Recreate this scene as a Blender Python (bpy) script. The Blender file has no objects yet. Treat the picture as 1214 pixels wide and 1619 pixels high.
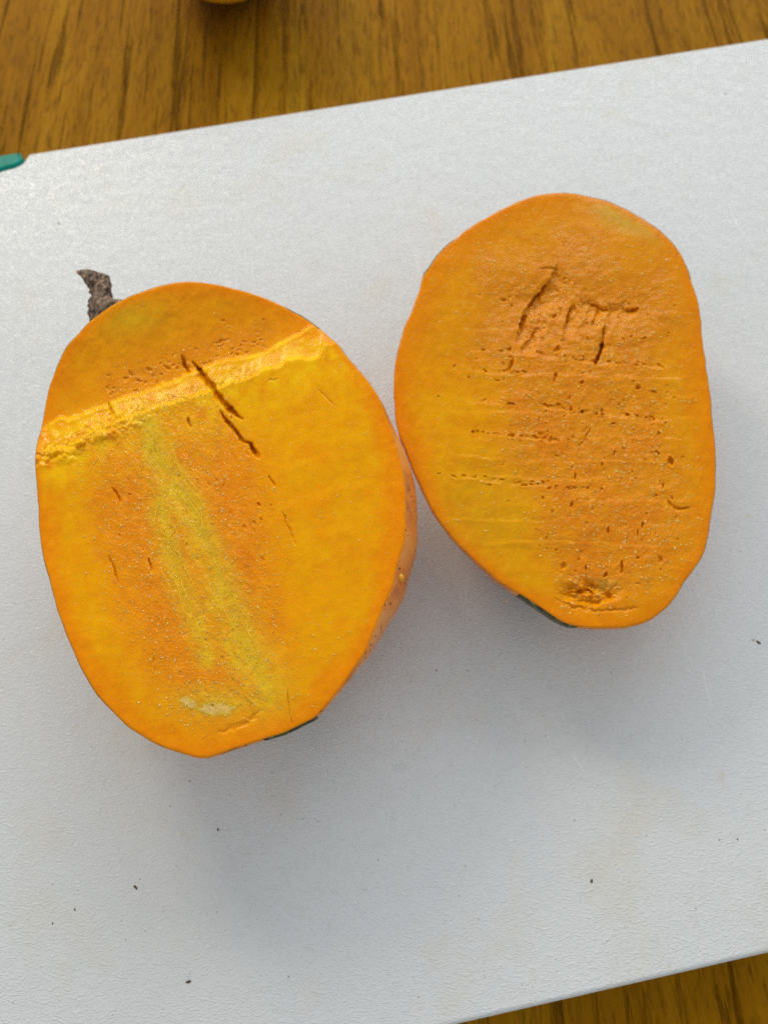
import bpy, math, random
import numpy as np
from mathutils import Matrix, Vector

random.seed(7)
rng = np.random.default_rng(11)
C = bpy.context.scene.collection
scn = bpy.context.scene

# ------------------------------------------------------------------ camera
W, H, F = 1214.0, 1619.0, 1215.0          # the photograph's frame and focal length in its own pixels
def cray(u, v): return np.array([(u - W/2)/F, (v - H/2)/F, 1.0])
dA = cray(470, -2060); dB = cray(21050, -3034)
yw = dA/np.linalg.norm(dA)
zw = np.cross(dA, dB); zw /= np.linalg.norm(zw)
if zw[2] > 0: zw = -zw
xw = np.cross(yw, zw)
M = np.array([xw, yw, zw])                # camera axes (right, down, forward) -> world
ZB = 0.009                                # top of the board
CAM = np.array([0.0, 0.0, 0.238])
cd = bpy.data.cameras.new('camera'); cam = bpy.data.objects.new('camera', cd); C.objects.link(cam)
R3 = np.array([M[:, 0], -M[:, 1], -M[:, 2]]).T
mw = Matrix([list(R3[0]) + [CAM[0]], list(R3[1]) + [CAM[1]], list(R3[2]) + [CAM[2]], [0, 0, 0, 1]])
cam.matrix_world = mw
cd.sensor_fit = 'VERTICAL'; cd.sensor_height = 36; cd.lens = F/H*36
cd.clip_start = 0.01; cd.clip_end = 20
cd.dof.use_dof = True; cd.dof.focus_distance = 0.178; cd.dof.aperture_fstop = 16.0
scn.camera = cam

# ------------------------------------------------------------------ light: an indoor table by a window
world = bpy.data.worlds.new('World'); scn.world = world; world.use_nodes = True
bg = world.node_tree.nodes['Background']
bg.inputs[0].default_value = (0.93, 0.965, 1.0, 1); bg.inputs[1].default_value = 0.51
def area(name, loc, target, sx, sy, power, col):
    l = bpy.data.lights.new(name, 'AREA'); l.shape = 'RECTANGLE'; l.size = sx; l.size_y = sy
    l.energy = power; l.color = col
    o = bpy.data.objects.new(name, l); C.objects.link(o); o.location = loc
    d = Vector(target) - Vector(loc); o.rotation_euler = d.to_track_quat('-Z', 'Y').to_euler()
    return o
area('window_light', (0.40, 2.35, 1.35), (0, 0.1, 0.02), 2.4, 1.2, 30.0, (0.97, 0.985, 1.0))
area('low_sun_light', (-0.60, 1.15, 0.72), (-0.05, 0.08, 0.04), 0.32, 0.32, 5.6, (1.0, 0.89, 0.70))
scn.view_settings.view_transform = 'Standard'; scn.view_settings.look = 'None'
scn.view_settings.exposure = 0.17; scn.view_settings.gamma = 1.0
scn.render.engine = 'CYCLES'
scn.cycles.use_denoising = False
scn.cycles.max_bounces = 8

# ------------------------------------------------------------------ numeric helpers
def rays(u, v):
    d = np.stack([(u - W/2)/F, (v - H/2)/F, np.ones_like(u)], -1)
    return d @ M.T
def on_z(u, v, z):
    u = np.asarray(u, float); v = np.asarray(v, float)
    d = rays(u, v); t = (z - CAM[2])/d[..., 2]
    return CAM + d*t[..., None]
def on_relief(u, v, p0, n, h):
    """the cut plane with relief h (metres along its normal)"""
    d = rays(np.asarray(u, float), np.asarray(v, float)); t = ((p0 - CAM) @ n + h)/(d @ n)
    return CAM + d*t[..., None]
def on_plane(u, v, p0, n):
    d = rays(np.asarray(u, float), np.asarray(v, float)); t = ((p0 - CAM) @ n)/(d @ n)
    return CAM + d*t[..., None]
_perm = rng.permutation(4096)
_val = rng.random(4096)*2 - 1
def vnoise(x, y):
    xi = np.floor(x).astype(np.int64); yi = np.floor(y).astype(np.int64)
    fx = x - xi; fy = y - yi
    fx = fx*fx*fx*(fx*(fx*6 - 15) + 10); fy = fy*fy*fy*(fy*(fy*6 - 15) + 10)
    def h(a, b): return _val[_perm[(a + _perm[b & 4095]) & 4095]]
    a = h(xi, yi); b = h(xi+1, yi); c = h(xi, yi+1); d = h(xi+1, yi+1)
    return (a*(1-fx) + b*fx)*(1-fy) + (c*(1-fx) + d*fx)*fy
def fbm(x, y, s, o=4, g=0.5):
    r = 0; a = 1; n = 0
    for k in range(o):
        r = r + a*vnoise(x/s + 17.3*k, y/s + 9.1*k); n += a; a *= g; s = s*0.5
    return r/n
def sstep(a, b, x):
    t = np.clip((x - a)/(b - a), 0, 1); return t*t*(3 - 2*t)
def pl_y(pts, x):
    p = np.array(pts, float); return np.interp(x, p[:, 0], p[:, 1])
def seg(x, y, pts):
    """distance to a polyline, signed side (+ = right of travel in image, y down), parameter 0..1 and widths index"""
    p = np.array(pts, float)[:, :2]
    L = np.r_[0, np.cumsum(np.hypot(*np.diff(p, axis=0).T))]
    best = np.full(x.shape, 1e9); sd = np.zeros(x.shape); tt = np.zeros(x.shape)
    for k in range(len(p) - 1):
        a = p[k]; b = p[k+1]; e = b - a; l2 = e @ e
        q = np.clip(((x - a[0])*e[0] + (y - a[1])*e[1])/l2, 0, 1)
        dx = x - a[0] - q*e[0]; dy = y - a[1] - q*e[1]; d = np.hypot(dx, dy)
        c = e[0]*dy - e[1]*dx
        m = d < best
        best = np.where(m, d, best); sd = np.where(m, np.sign(c)*d, sd)
        tt = np.where(m, (L[k] + q*math.sqrt(l2))/L[-1], tt)
    return best, sd, tt
def poly_sd(x, y, pts):
    """signed distance, positive inside"""
    p = np.array(pts, float); ins = np.zeros(x.shape, bool); best = np.full(x.shape, 1e9)
    for k in range(len(p)):
        a = p[k]; b = p[(k+1) % len(p)]; e = b - a
        q = np.clip(((x-a[0])*e[0] + (y-a[1])*e[1])/(e @ e), 0, 1)
        best = np.minimum(best, np.hypot(x-a[0]-q*e[0], y-a[1]-q*e[1]))
        c = ((a[1] > y) != (b[1] > y)) & (x < (b[0]-a[0])*(y-a[1])/((b[1]-a[1]) or 1e-9) + a[0])
        ins ^= c
    return np.where(ins, best, -best)
def window(x, y, x0, x1, y0, y1):
    ox, oy = x[0, 0], y[0, 0]; n, m = x.shape
    a = max(0, int(x0-ox)); b = min(m, int(x1-ox)+2); c = max(0, int(y0-oy)); d = min(n, int(y1-oy)+2)
    return (slice(c, max(c, d)), slice(a, max(a, b)))
def crack(h, x, y, pts, wl, wr, depth, noise=0.0):
    """a tear: steep wall on its left (wl px), slope on its right (wr px)"""
    pts = catmull(pts, False, 4) if len(pts) > 2 else np.array(pts, float)
    m = wl + wr + 6
    box = window(x, y, pts[:, 0].min()-m, pts[:, 0].max()+m, pts[:, 1].min()-m, pts[:, 1].max()+m)
    X = x[box]; Y = y[box]
    if X.size == 0: return
    if noise: X, Y = X + noise*(fbm(X, Y, 15, 4, 0.65)*1.9 + 0.5*fbm(X, Y, 4, 1)), Y + 1.6*noise*fbm(X+90, Y+40, 12, 3)
    d, sd, t = seg(X, Y, pts)
    tap = np.clip(np.minimum(t, 1-t)*5, 0, 1)**0.6
    w = np.where(sd < 0, wl, wr)*tap*(1 + 0.35*fbm(X, Y, 14, 2)) + 0.3
    prof = 1 - sstep(0, 1, d/w)
    h[box] -= depth*prof*tap*(1 + 0.4*fbm(X+33, Y, 10, 3))
def pit(h, x, y, cx, cy, rx, ry, ang, depth):
    m = max(rx, ry)*1.8 + 2
    box = window(x, y, cx-m, cx+m, cy-m, cy+m)
    X = x[box]; Y = y[box]
    if X.size == 0: return
    X, Y = X + 2.6*fbm(X+cx, Y, 7, 3), Y + 2.6*fbm(X, Y+cy, 7, 3)
    ca, sa = math.cos(ang), math.sin(ang)
    a = ((X-cx)*ca + (Y-cy)*sa)/rx; b = (-(X-cx)*sa + (Y-cy)*ca)/ry
    r = np.hypot(a, b)
    h[box] += -0.6*depth*(1 - sstep(0.25, 1.15, r)) + 0.10*depth*np.exp(-((r-1.3)/0.25)**2)
class Raster:
    """a relief or mask worked out once on a fine grid, then read anywhere"""
    def __init__(self, f, x0, x1, y0, y1):
        self.x0, self.y0 = x0, y0
        X, Y = np.meshgrid(np.arange(x0, x1+1.0), np.arange(y0, y1+1.0)); self.a = f(X, Y)
    def __call__(self, x, y):
        x = np.asarray(x, float); y = np.asarray(y, float)
        u = np.clip(x-self.x0, 0, self.a.shape[1]-1.001); v = np.clip(y-self.y0, 0, self.a.shape[0]-1.001)
        i = u.astype(int); j = v.astype(int); fu = u-i; fv = v-j; a = self.a
        return (a[j, i]*(1-fu) + a[j, i+1]*fu)*(1-fv) + (a[j+1, i]*(1-fu) + a[j+1, i+1]*fu)*fv
def catmull(P, closed, n):
    P = np.array(P, float); out = []; N = len(P)
    for i in range(N if closed else N-1):
        p0, p1, p2, p3 = (P[(i-1) % N], P[i], P[(i+1) % N], P[(i+2) % N]) if closed else (P[max(i-1, 0)], P[i], P[i+1], P[min(i+2, N-1)])
        for t in np.linspace(0, 1, n, endpoint=False):
            out.append(0.5*((2*p1) + (-p0+p2)*t + (2*p0-5*p1+4*p2-p3)*t*t + (-p0+3*p1-3*p2+p3)*t**3))
    if not closed: out.append(P[-1])
    return np.array(out)

# ------------------------------------------------------------------ mesh helpers
def mesh_obj(name, verts, faces, mat, parent=None, smooth=True, attrs=None):
    me = bpy.data.meshes.new(name)
    verts = np.asarray(verts, np.float64); faces = np.asarray(faces, np.int32)
    k = faces.shape[1]
    me.vertices.add(len(verts)); me.vertices.foreach_set('co', verts.ravel())
    me.loops.add(faces.size); me.loops.foreach_set('vertex_index', faces.ravel())
    me.polygons.add(len(faces)); me.polygons.foreach_set('loop_start', np.arange(0, faces.size, k, dtype=np.int32))
    me.polygons.foreach_set('loop_total', np.full(len(faces), k, np.int32))
    me.update(calc_edges=True); me.validate()
    if smooth: me.polygons.foreach_set('use_smooth', np.ones(len(me.polygons), bool))
    for an, (ty, arr) in (attrs or {}).items():
        at = me.attributes.new(an, ty, 'POINT')
        at.data.foreach_set('color' if ty == 'FLOAT_COLOR' else 'value', np.asarray(arr, np.float32).ravel())
    me.materials.append(mat)
    o = bpy.data.objects.new(name, me); C.objects.link(o)
    if parent: attach(o, parent)
    return o
def attach(o, parent):
    o.parent = parent; o.matrix_parent_inverse = Matrix.Translation(-Vector(parent.location))
def thing(name, label, cat, loc, group=None):
    o = bpy.data.objects.new(name, None); C.objects.link(o); o.location = [float(a) for a in loc]; o.empty_display_size = 0.01
    o['label'] = label; o['category'] = cat
    if group: o['group'] = group
    return o
def quads(nr, nc, wrap=True, off=0):
    r = np.arange(nr-1)[:, None]; c = np.arange(nc if wrap else nc-1)[None, :]
    c2 = (c + 1) % nc
    return (np.stack([r*nc + c, r*nc + c2, (r+1)*nc + c2, (r+1)*nc + c], -1).reshape(-1, 4) + off).astype(np.int32)
def tris_of(q): return np.concatenate([q[:, [0, 1, 2]], q[:, [0, 2, 3]]])

# ------------------------------------------------------------------ materials
def mat(name):
    m = bpy.data.materials.new(name); m.use_nodes = True
    return m, m.node_tree, m.node_tree.nodes['Principled BSDF']
def nd(nt, ty, **kw):
    n = nt.nodes.new(ty)
    for k, v in kw.items():
        if k in n.inputs: n.inputs[k].default_value = v
        else: setattr(n, k, v)
    return n
def lk(nt, a, b): nt.links.new(a, b)
def math_n(nt, op, a, b=None, clamp=False):
    n = nt.nodes.new('ShaderNodeMath'); n.operation = op; n.use_clamp = clamp
    for i, x in enumerate((a, b)):
        if x is None: continue
        if isinstance(x, (int, float)): n.inputs[i].default_value = x
        else: nt.links.new(x, n.inputs[i])
    return n.outputs[0]
def ramp(nt, src, stops):
    n = nt.nodes.new('ShaderNodeValToRGB'); cr = n.color_ramp
    while len(cr.elements) < len(stops): cr.elements.new(0.5)
    for e, (p, c) in zip(cr.elements, stops):
        e.position = p; e.color = (*c, 1) if len(c) == 3 else c
    nt.links.new(src, n.inputs[0]); return n.outputs[0]
def mixc(nt, fac, a, b, mode='MIX'):
    n = nt.nodes.new('ShaderNodeMix'); n.data_type = 'RGBA'; n.blend_type = mode
    for s, x in ((n.inputs[0], fac), (n.inputs[6], a), (n.inputs[7], b)):
        if isinstance(x, (int, float)): s.default_value = x
        elif isinstance(x, tuple): s.default_value = (*x, 1)
        else: nt.links.new(x, s)
    return n.outputs[2]
def objco(nt, scale=(1, 1, 1), rot=(0, 0, 0), warp=None):
    g = nt.nodes.new('ShaderNodeTexCoord'); src = g.outputs['Object']
    m = nt.nodes.new('ShaderNodeMapping'); m.inputs['Scale'].default_value = scale; m.inputs['Rotation'].default_value = rot
    nt.links.new(src, m.inputs[0]); return m.outputs[0]
def noise(nt, co, scale, detail=2, rough=0.5, dist=0.0):
    n = nd(nt, 'ShaderNodeTexNoise', Scale=scale, Detail=detail, Roughness=rough, Distortion=dist)
    nt.links.new(co, n.inputs['Vector']); return n.outputs['Fac']
def bump(nt, h, strength, dist, prev=None):
    b = nd(nt, 'ShaderNodeBump', Strength=strength, Distance=dist)
    nt.links.new(h, b.inputs['Height'])
    if prev is not None: nt.links.new(prev, b.inputs['Normal'])
    return b.outputs[0]

# wet mango flesh: tint and fibre amount come with the mesh, grain and gloss from noise
def flesh_material():
    m, nt, p = mat('mango_flesh')
    a = nd(nt, 'ShaderNodeAttribute', attribute_name='tint'); r = nd(nt, 'ShaderNodeAttribute', attribute_name='fibrous')
    co = objco(nt)
    n1 = noise(nt, co, 260, 3, 0.6); n2 = noise(nt, co, 1500, 2, 0.6)
    mott = ramp(nt, n1, [(0.3, (0.90, 0.86, 0.8)), (0.7, (1.0, 1.06, 1.1))])
    c = mixc(nt, 1.0, a.outputs['Color'], mott, 'MULTIPLY')
    # pale fibre ends and juice granules
    v = nd(nt, 'ShaderNodeTexVoronoi', Scale=1150.0); lk(nt, co, v.inputs['Vector'])
    dots = ramp(nt, v.outputs['Distance'], [(0.12, (1, 1, 1)), (0.30, (0, 0, 0))])
    gate = ramp(nt, noise(nt, co, 700, 2, 0.6), [(0.44, (0, 0, 0)), (0.58, (1, 1, 1))])
    dg = math_n(nt, 'MULTIPLY', math_n(nt, 'MULTIPLY', dots, gate), r.outputs['Fac'])
    c = mixc(nt, math_n(nt, 'MULTIPLY', dg, 0.8), c, (1.0, 0.56, 0.13))
    lk(nt, c, p.inputs['Base Color'])
    p.inputs['Subsurface Weight'].default_value = 0.5
    p.inputs['Subsurface Radius'].default_value = (1.0, 0.42, 0.06)
    p.inputs['Subsurface Scale'].default_value = 0.0012
    p.inputs['IOR'].default_value = 1.36; p.inputs['Specular IOR Level'].default_value = 0.14
    rg = math_n(nt, 'ADD', 0.07, math_n(nt, 'MULTIPLY', n1, 0.14))
    lk(nt, rg, p.inputs['Roughness'])
    h = math_n(nt, 'ADD', math_n(nt, 'MULTIPLY', n2, math_n(nt, 'ADD', 0.0, math_n(nt, 'MULTIPLY', r.outputs['Fac'], 0.9))),
               math_n(nt, 'MULTIPLY', dg, 1.2))
    b = bump(nt, h, 0.9, 0.00034)
    lk(nt, b, p.inputs['Normal'])
    # film of juice over the fibrous core
    lk(nt, math_n(nt, 'ADD', 0.03, math_n(nt, 'MULTIPLY', r.outputs['Fac'], 0.20)), p.inputs['Coat Weight'])
    p.inputs['Coat Roughness'].default_value = 0.07; p.inputs['Coat IOR'].default_value = 1.45
    hc = math_n(nt, 'ADD', math_n(nt, 'MULTIPLY', noise(nt, co, 620, 2, 0.5), 1.0), math_n(nt, 'MULTIPLY', dg, 0.8))
    lk(nt, bump(nt, hc, 1.0, 0.00062), p.inputs['Coat Normal'])
    return m
FLESH = flesh_material()

def skin_material():
    m, nt, p = mat('mango_skin')
    a = nd(nt, 'ShaderNodeAttribute', attribute_name='blush')
    co = objco(nt)
    n = noise(nt, co, 90, 4, 0.6); f = noise(nt, co, 420, 3, 0.65)
    base = ramp(nt, math_n(nt, 'ADD', n, math_n(nt, 'MULTIPLY', f, 0.25)),
                [(0.40, (0.50, 0.14, 0.03)), (0.60, (0.82, 0.27, 0.045)), (0.80, (0.86, 0.37, 0.085))])
    green = ramp(nt, f, [(0.35, (0.022, 0.020, 0.008)), (0.6, (0.10, 0.105, 0.02)), (0.75, (0.30, 0.33, 0.20))])
    g = math_n(nt, 'SUBTRACT', math_n(nt, 'ADD', a.outputs['Fac'], math_n(nt, 'MULTIPLY', n, 0.6)), 0.3, True)
    c = mixc(nt, ramp(nt, g, [(0.42, (1, 1, 1)), (0.58, (0, 0, 0))]), base, green)
    v = nd(nt, 'ShaderNodeTexVoronoi', Scale=620.0); lk(nt, co, v.inputs['Vector'])
    dots = ramp(nt, v.outputs['Distance'], [(0.16, (1, 1, 1)), (0.26, (0, 0, 0))])
    gate = ramp(nt, noise(nt, co, 170, 2, 0.6), [(0.47, (0, 0, 0)), (0.55, (1, 1, 1))])
    c = mixc(nt, math_n(nt, 'MULTIPLY', dots, gate), c, (0.06, 0.03, 0.02))
    lk(nt, c, p.inputs['Base Color'])
    p.inputs['Roughness'].default_value = 0.42
    p.inputs['Subsurface Weight'].default_value = 0.1
    p.inputs['Subsurface Radius'].default_value = (1, 0.4, 0.1); p.inputs['Subsurface Scale'].default_value = 0.001
    lk(nt, bump(nt, f, 0.35, 0.0002), p.inputs['Normal'])
    return m
SKIN = skin_material()

# ------------------------------------------------------------------ board material: white pebbled plastic
def board_material():
    m, nt, p = mat('white_plastic')
    co = objco(nt)
    wv = nd(nt, 'ShaderNodeTexNoise', Scale=160.0, Detail=1.0); lk(nt, co, wv.inputs['Vector'])
    add = nd(nt, 'ShaderNodeVectorMath', operation='MULTIPLY_ADD'); lk(nt, wv.outputs['Color'], add.inputs[0])
    add.inputs[1].default_value = (0.0028, 0.0028, 0.0028); lk(nt, co, add.inputs[2])
    mp = nd(nt, 'ShaderNodeMapping'); mp.inputs['Scale'].default_value = (0.55, 1.15, 1); mp.inputs['Rotation'].default_value = (0, 0, math.radians(18))
    lk(nt, add.outputs[0], mp.inputs[0])
    w = noise(nt, mp.outputs[0], 1250, 1.0, 0.5)
    ridge = math_n(nt, 'SUBTRACT', 1.0, math_n(nt, 'MULTIPLY', math_n(nt, 'ABSOLUTE', math_n(nt, 'SUBTRACT', w, 0.5)), 7.0), True)
    peb = math_n(nt, 'ADD', math_n(nt, 'MULTIPLY', ridge, -0.6), math_n(nt, 'MULTIPLY', w, 0.8))
    wear = noise(nt, co, 18, 3, 0.6)
    # dirt: pale ochre clouds, tiny dark specks
    cloud = ramp(nt, noise(nt, co, 26, 4, 0.65, 0.4), [(0.56, (0, 0, 0)), (0.74, (1, 1, 1))])
    c = mixc(nt, math_n(nt, 'MULTIPLY', cloud, 0.42), (0.69, 0.71, 0.705), (0.67, 0.61, 0.47))
    smud = ramp(nt, noise(nt, co, 130, 4, 0.7, 0.3), [(0.655, (0, 0, 0)), (0.76, (1, 1, 1))])
    c = mixc(nt, math_n(nt, 'MULTIPLY', smud, 0.40), c, (0.55, 0.47, 0.30))
    v = nd(nt, 'ShaderNodeTexVoronoi', Scale=420.0); lk(nt, add.outputs[0], v.inputs['Vector'])
    sp = ramp(nt, v.outputs['Distance'], [(0.055, (1, 1, 1)), (0.095, (0, 0, 0))])
    sep = nd(nt, 'ShaderNodeSeparateColor'); lk(nt, v.outputs['Color'], sep.inputs[0])
    pick = ramp(nt, sep.outputs[0], [(0.84, (0, 0, 0)), (0.88, (1, 1, 1))])
    dk = mixc(nt, sep.outputs[1], (0.05, 0.045, 0.03), (0.35, 0.27, 0.16))
    c = mixc(nt, math_n(nt, 'MULTIPLY', math_n(nt, 'MULTIPLY', sp, pick), 0.8), c, dk)
    lk(nt, c, p.inputs['Base Color'])
    rg = math_n(nt, 'ADD', 0.17, math_n(nt, 'MULTIPLY', wear, 0.16)); lk(nt, rg, p.inputs['Roughness'])
    p.inputs['IOR'].default_value = 1.5; p.inputs['Specular IOR Level'].default_value = 0.28
    p.inputs['Subsurface Weight'].default_value = 0.12
    p.inputs['Subsurface Radius'].default_value = (1, 0.95, 0.9); p.inputs['Subsurface Scale'].default_value = 0.0015
    b0 = bump(nt, noise(nt, co, 60, 2), 0.25, 0.0006)
    lk(nt, bump(nt, peb, 1.0, 0.00013, b0), p.inputs['Normal'])
    return m
BOARD = board_material()

def wood_material():
    m, nt, p = mat('table_wood')
    oi = nt.nodes.new('ShaderNodeObjectInfo')
    g = nt.nodes.new('ShaderNodeTexCoord')
    off = nd(nt, 'ShaderNodeVectorMath', operation='MULTIPLY_ADD'); lk(nt, oi.outputs['Location'], off.inputs[0])
    off.inputs[1].default_value = (3.7, 1.9, 0); lk(nt, g.outputs['Object'], off.inputs[2])
    def co(s, rot=0.0):
        q = nt.nodes.new('ShaderNodeMapping'); q.inputs['Scale'].default_value = s; q.inputs['Rotation'].default_value = (0, 0, rot)
        lk(nt, off.outputs[0], q.inputs[0]); return q.outputs[0]
    n0 = noise(nt, co((1, 0.10, 1)), 55, 3, 0.6, 0.6)
    n1 = noise(nt, co((1, 0.03, 1)), 240, 5, 0.62, 0.5)
    n2 = noise(nt, co((1, 0.13, 1)), 620, 3, 0.7, 0.5)
    base = ramp(nt, n0, [(0.30, (0.23, 0.095, 0.001)), (0.5, (0.29, 0.125, 0.0015)), (0.72, (0.35, 0.17, 0.005))])
    pores = ramp(nt, n1, [(0.30, (0.0, 0.0, 0.0)), (0.43, (1, 1, 1))])
    gate = ramp(nt, noise(nt, co((1, 0.12, 1)), 48, 2, 0.5, 0.5), [(0.40, (0, 0, 0)), (0.60, (0.8, 0.8, 0.8))])
    pores = math_n(nt, 'MAXIMUM', pores, gate)
    fine = ramp(nt, n2, [(0.33, (0.60, 0.56, 0.50)), (0.5, (1, 1, 1))])
    c = mixc(nt, 1.0, base, fine, 'MULTIPLY')
    dark = mixc(nt, 1.0, base, (0.60, 0.56, 0.52), 'MULTIPLY')
    c = mixc(nt, pores, dark, c)
    lk(nt, c, p.inputs['Base Color'])
    p.inputs['Roughness'].default_value = 0.6; p.inputs['Specular IOR Level'].default_value = 0.03
    h = math_n(nt, 'ADD', pores, math_n(nt, 'MULTIPLY', n2, 0.5))
    h = math_n(nt, 'ADD', h, math_n(nt, 'MULTIPLY', noise(nt, co((1, 0.3, 1), 0.15), 260, 2, 0.5, 0.8), 0.8))
    lk(nt, bump(nt, h, 1.0, 0.0017), p.inputs['Normal'])
    return m
WOOD = wood_material()

def simple(name, col, rough, bumps=None, sss=0.0):
    m, nt, p = mat(name)
    co = objco(nt)
    n = noise(nt, co, bumps[0] if bumps else 200, 3, 0.6)
    c = mixc(nt, 1.0, col, ramp(nt, n, [(0.3, (0.8, 0.8, 0.8)), (0.7, (1.12, 1.12, 1.12))]), 'MULTIPLY')
    lk(nt, c, p.inputs['Base Color']); p.inputs['Roughness'].default_value = rough
    if bumps: lk(nt, bump(nt, n, bumps[1], bumps[2]), p.inputs['Normal'])
    if sss:
        p.inputs['Subsurface Weight'].default_value = sss; p.inputs['Subsurface Radius'].default_value = (1, 0.5, 0.12)
        p.inputs['Subsurface Scale'].default_value = 0.001
    return m
TEAL = simple('teal_rubber', (0.0, 0.26, 0.19), 0.5, (300, 0.2, 0.0003)); TEAL.node_tree.nodes['Principled BSDF'].inputs['Specular IOR Level'].default_value = 0.15
FIBRE = simple('pale_fibre', (1.0, 0.62, 0.03), 0.3); FIBRE.node_tree.nodes['Principled BSDF'].inputs['Specular IOR Level'].default_value = 0.2
SEED = simple('seed_husk', (0.66, 0.50, 0.22), 0.75, (1800, 0.9, 0.0003), 0.3)
SCRATCH = simple('scratched_plastic', (0.84, 0.85, 0.85), 0.3)
YFRUIT = simple('yellow_fruit_skin', (0.85, 0.47, 0.012), 0.4, (500, 0.2, 0.0002), 0.15)

def stem_material(name, lo, hi):
    m, nt, p = mat(name)
    co = objco(nt, (1, 0.45, 1), (0, 0, 0.3))
    n = noise(nt, co, 900, 4, 0.7, 0.8)
    lk(nt, ramp(nt, n, [(0.38, lo), (0.54, hi), (0.68, tuple(min(1, 2.1*a) for a in hi))]), p.inputs['Base Color'])
    p.inputs['Roughness'].default_value = 0.8
    lk(nt, bump(nt, n, 1.0, 0.0006), p.inputs['Normal'])
    return m
BARK = stem_material('dry_stem_bark', (0.035, 0.021, 0.013), (0.25, 0.165, 0.105))
BARKG = stem_material('grey_stem_bark', (0.02, 0.02, 0.018), (0.07, 0.07, 0.06))

# ------------------------------------------------------------------ the wooden table: long planks with recessed joints
def w0(u, v, z=0.0): return on_z(np.array(u, float), np.array(v, float), z)
seam = w0(403, 100)[0]
tbl = thing('wooden_table', 'golden brown wooden table with coarse open grain under the white board', 'table', (0, 0.1, -0.03))
edges = [seam - 0.42, seam - 0.21, seam, seam + 0.29, seam + 0.56]
for a, b in zip(edges[:-1], edges[1:]):
    g = 0.00018; bv = 0.0007; y0, y1 = -0.45, 0.75
    prof = [(a+g, -0.03), (a+g, -bv), (a+g+bv*0.4, -bv*0.35), (a+g+bv*1.4, 0), (b-g-bv*1.4, 0), (b-g-bv*0.4, -bv*0.35), (b-g, -bv), (b-g, -0.03)]
    cx = (a+b)/2
    n = len(prof)
    vs = [(x-cx, y0, z) for x, z in prof] + [(x-cx, y1, z) for x, z in prof]
    fs = [(i, (i+1) % n, (i+1) % n + n, i+n) for i in range(n)]
    o = mesh_obj('plank', vs, fs, WOOD, None, smooth=False)
    o.location = (cx, 0, 0); o.parent = tbl; o.matrix_parent_inverse = Matrix.Translation(-tbl.location)
    # end caps
    import bmesh
    bm = bmesh.new(); bm.from_mesh(o.data); bmesh.ops.holes_fill(bm, edges=[e for e in bm.edges if e.is_boundary]); bmesh.ops.recalc_face_normals(bm, faces=bm.faces)
    bm.to_mesh(o.data); bm.free()

# ------------------------------------------------------------------ prism with a rounded top edge
def prism(name, poly, z0, z1, r, m, parent, steps=4):
    P = np.array(poly, float)[:, :2]
    area2 = np.sum(P[:, 0]*np.roll(P[:, 1], -1) - np.roll(P[:, 0], -1)*P[:, 1])
    if area2 < 0: P = P[::-1]
    e = np.roll(P, -1, 0) - P; e /= np.linalg.norm(e, axis=1)[:, None]
    nrm = np.stack([-e[:, 1], e[:, 0]], 1)
    nn = nrm + np.roll(nrm, 1, 0); nn /= np.maximum((nn*nn).sum(1)/2, 0.35)[:, None]
    rings = [(z0, 0.0), (z1 - r, 0.0)]
    for k in range(1, steps+1):
        a = k/steps*math.pi/2; rings.append((z1 - r + r*math.sin(a), r*(1-math.cos(a))))
    n = len(P); vs = []
    for z, o in rings: vs += [(x, y, z) for x, y in P + nn*o]
    bm = bmesh.new(); V = [bm.verts.new(v) for v in vs]
    for k in range(len(rings)-1):
        for i in range(n):
            f = bm.faces.new((V[k*n+i], V[k*n+(i+1) % n], V[(k+1)*n+(i+1) % n], V[(k+1)*n+i])); f.smooth = k > 0
    bm.faces.new(V[(len(rings)-1)*n:]); bm.faces.new(V[:n][::-1])
    me = bpy.data.meshes.new(name); bm.to_mesh(me); bm.free(); me.materials.append(m)
    o = bpy.data.objects.new(name, me); C.objects.link(o)
    if parent: attach(o, parent)
    return o

A = w0(49, 242, ZB)[:2]; B = w0(1214, 59.5, ZB)[:2]; dd = (B-A)/np.linalg.norm(B-A)
pp = np.array([dd[1], -dd[0]])                       # across the board, towards the camera
Q = w0(970, 1564, ZB)[:2]
wid = (Q - A) @ pp
corner_px = [(49, 242), (44, 245), (40, 251), (34, 258), (22, 264), (10, 267), (0, 270), (-25, 277), (-45, 290), (-54, 312)]
corner = np.array([w0(u, v, ZB)[:2] for u, v in corner_px])
corner = catmull(corner, False, 5)
lx = corner[-1] @ dd
X1 = (A @ dd) + 0.40
def bp(s, t): return dd*s + pp*t
tA = A @ pp
poly = list(corner[::-1]) + [bp(A @ dd + 0.02, tA), bp(X1-0.012, tA), bp(X1-0.003, tA+0.003), bp(X1, tA+0.012),
        bp(X1, tA+wid-0.012), bp(X1-0.003, tA+wid-0.003), bp(X1-0.012, tA+wid),
        bp(lx+0.03, tA+wid), bp(lx+0.01, tA+wid-0.002), bp(lx, tA+wid-0.010)]
bo = thing('cutting_board', 'white pebbled plastic cutting board with teal corner grip lying on the wooden table', 'cutting board', (*bp(lx+0.2, tA+wid/2), 0.0))
prism('board_slab', poly, 0.0002, ZB, 0.0014, BOARD, bo)
gi = np.array([w0(u, v, ZB)[:2] for u, v in [(37.5, 249.5), (34, 256), (22, 261.8), (10, 264.8), (0, 267.6), (-26, 274.8), (-47, 288), (-57, 312)]])
gi = catmull(gi, False, 4)
gout = np.array([w0(u, v, ZB)[:2] for u, v in [(-130, 420), (-128, 330), (-110, 275), (-60, 253), (0, 245.5), (29, 241), (33, 242)]])
gout = catmull(gout, False, 4)
prism('corner_grip', np.vstack([gi, [w0(-60, 420, ZB)[:2]], gout]), 0.0002, ZB + 0.0002, 0.0011, TEAL, bo)

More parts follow.
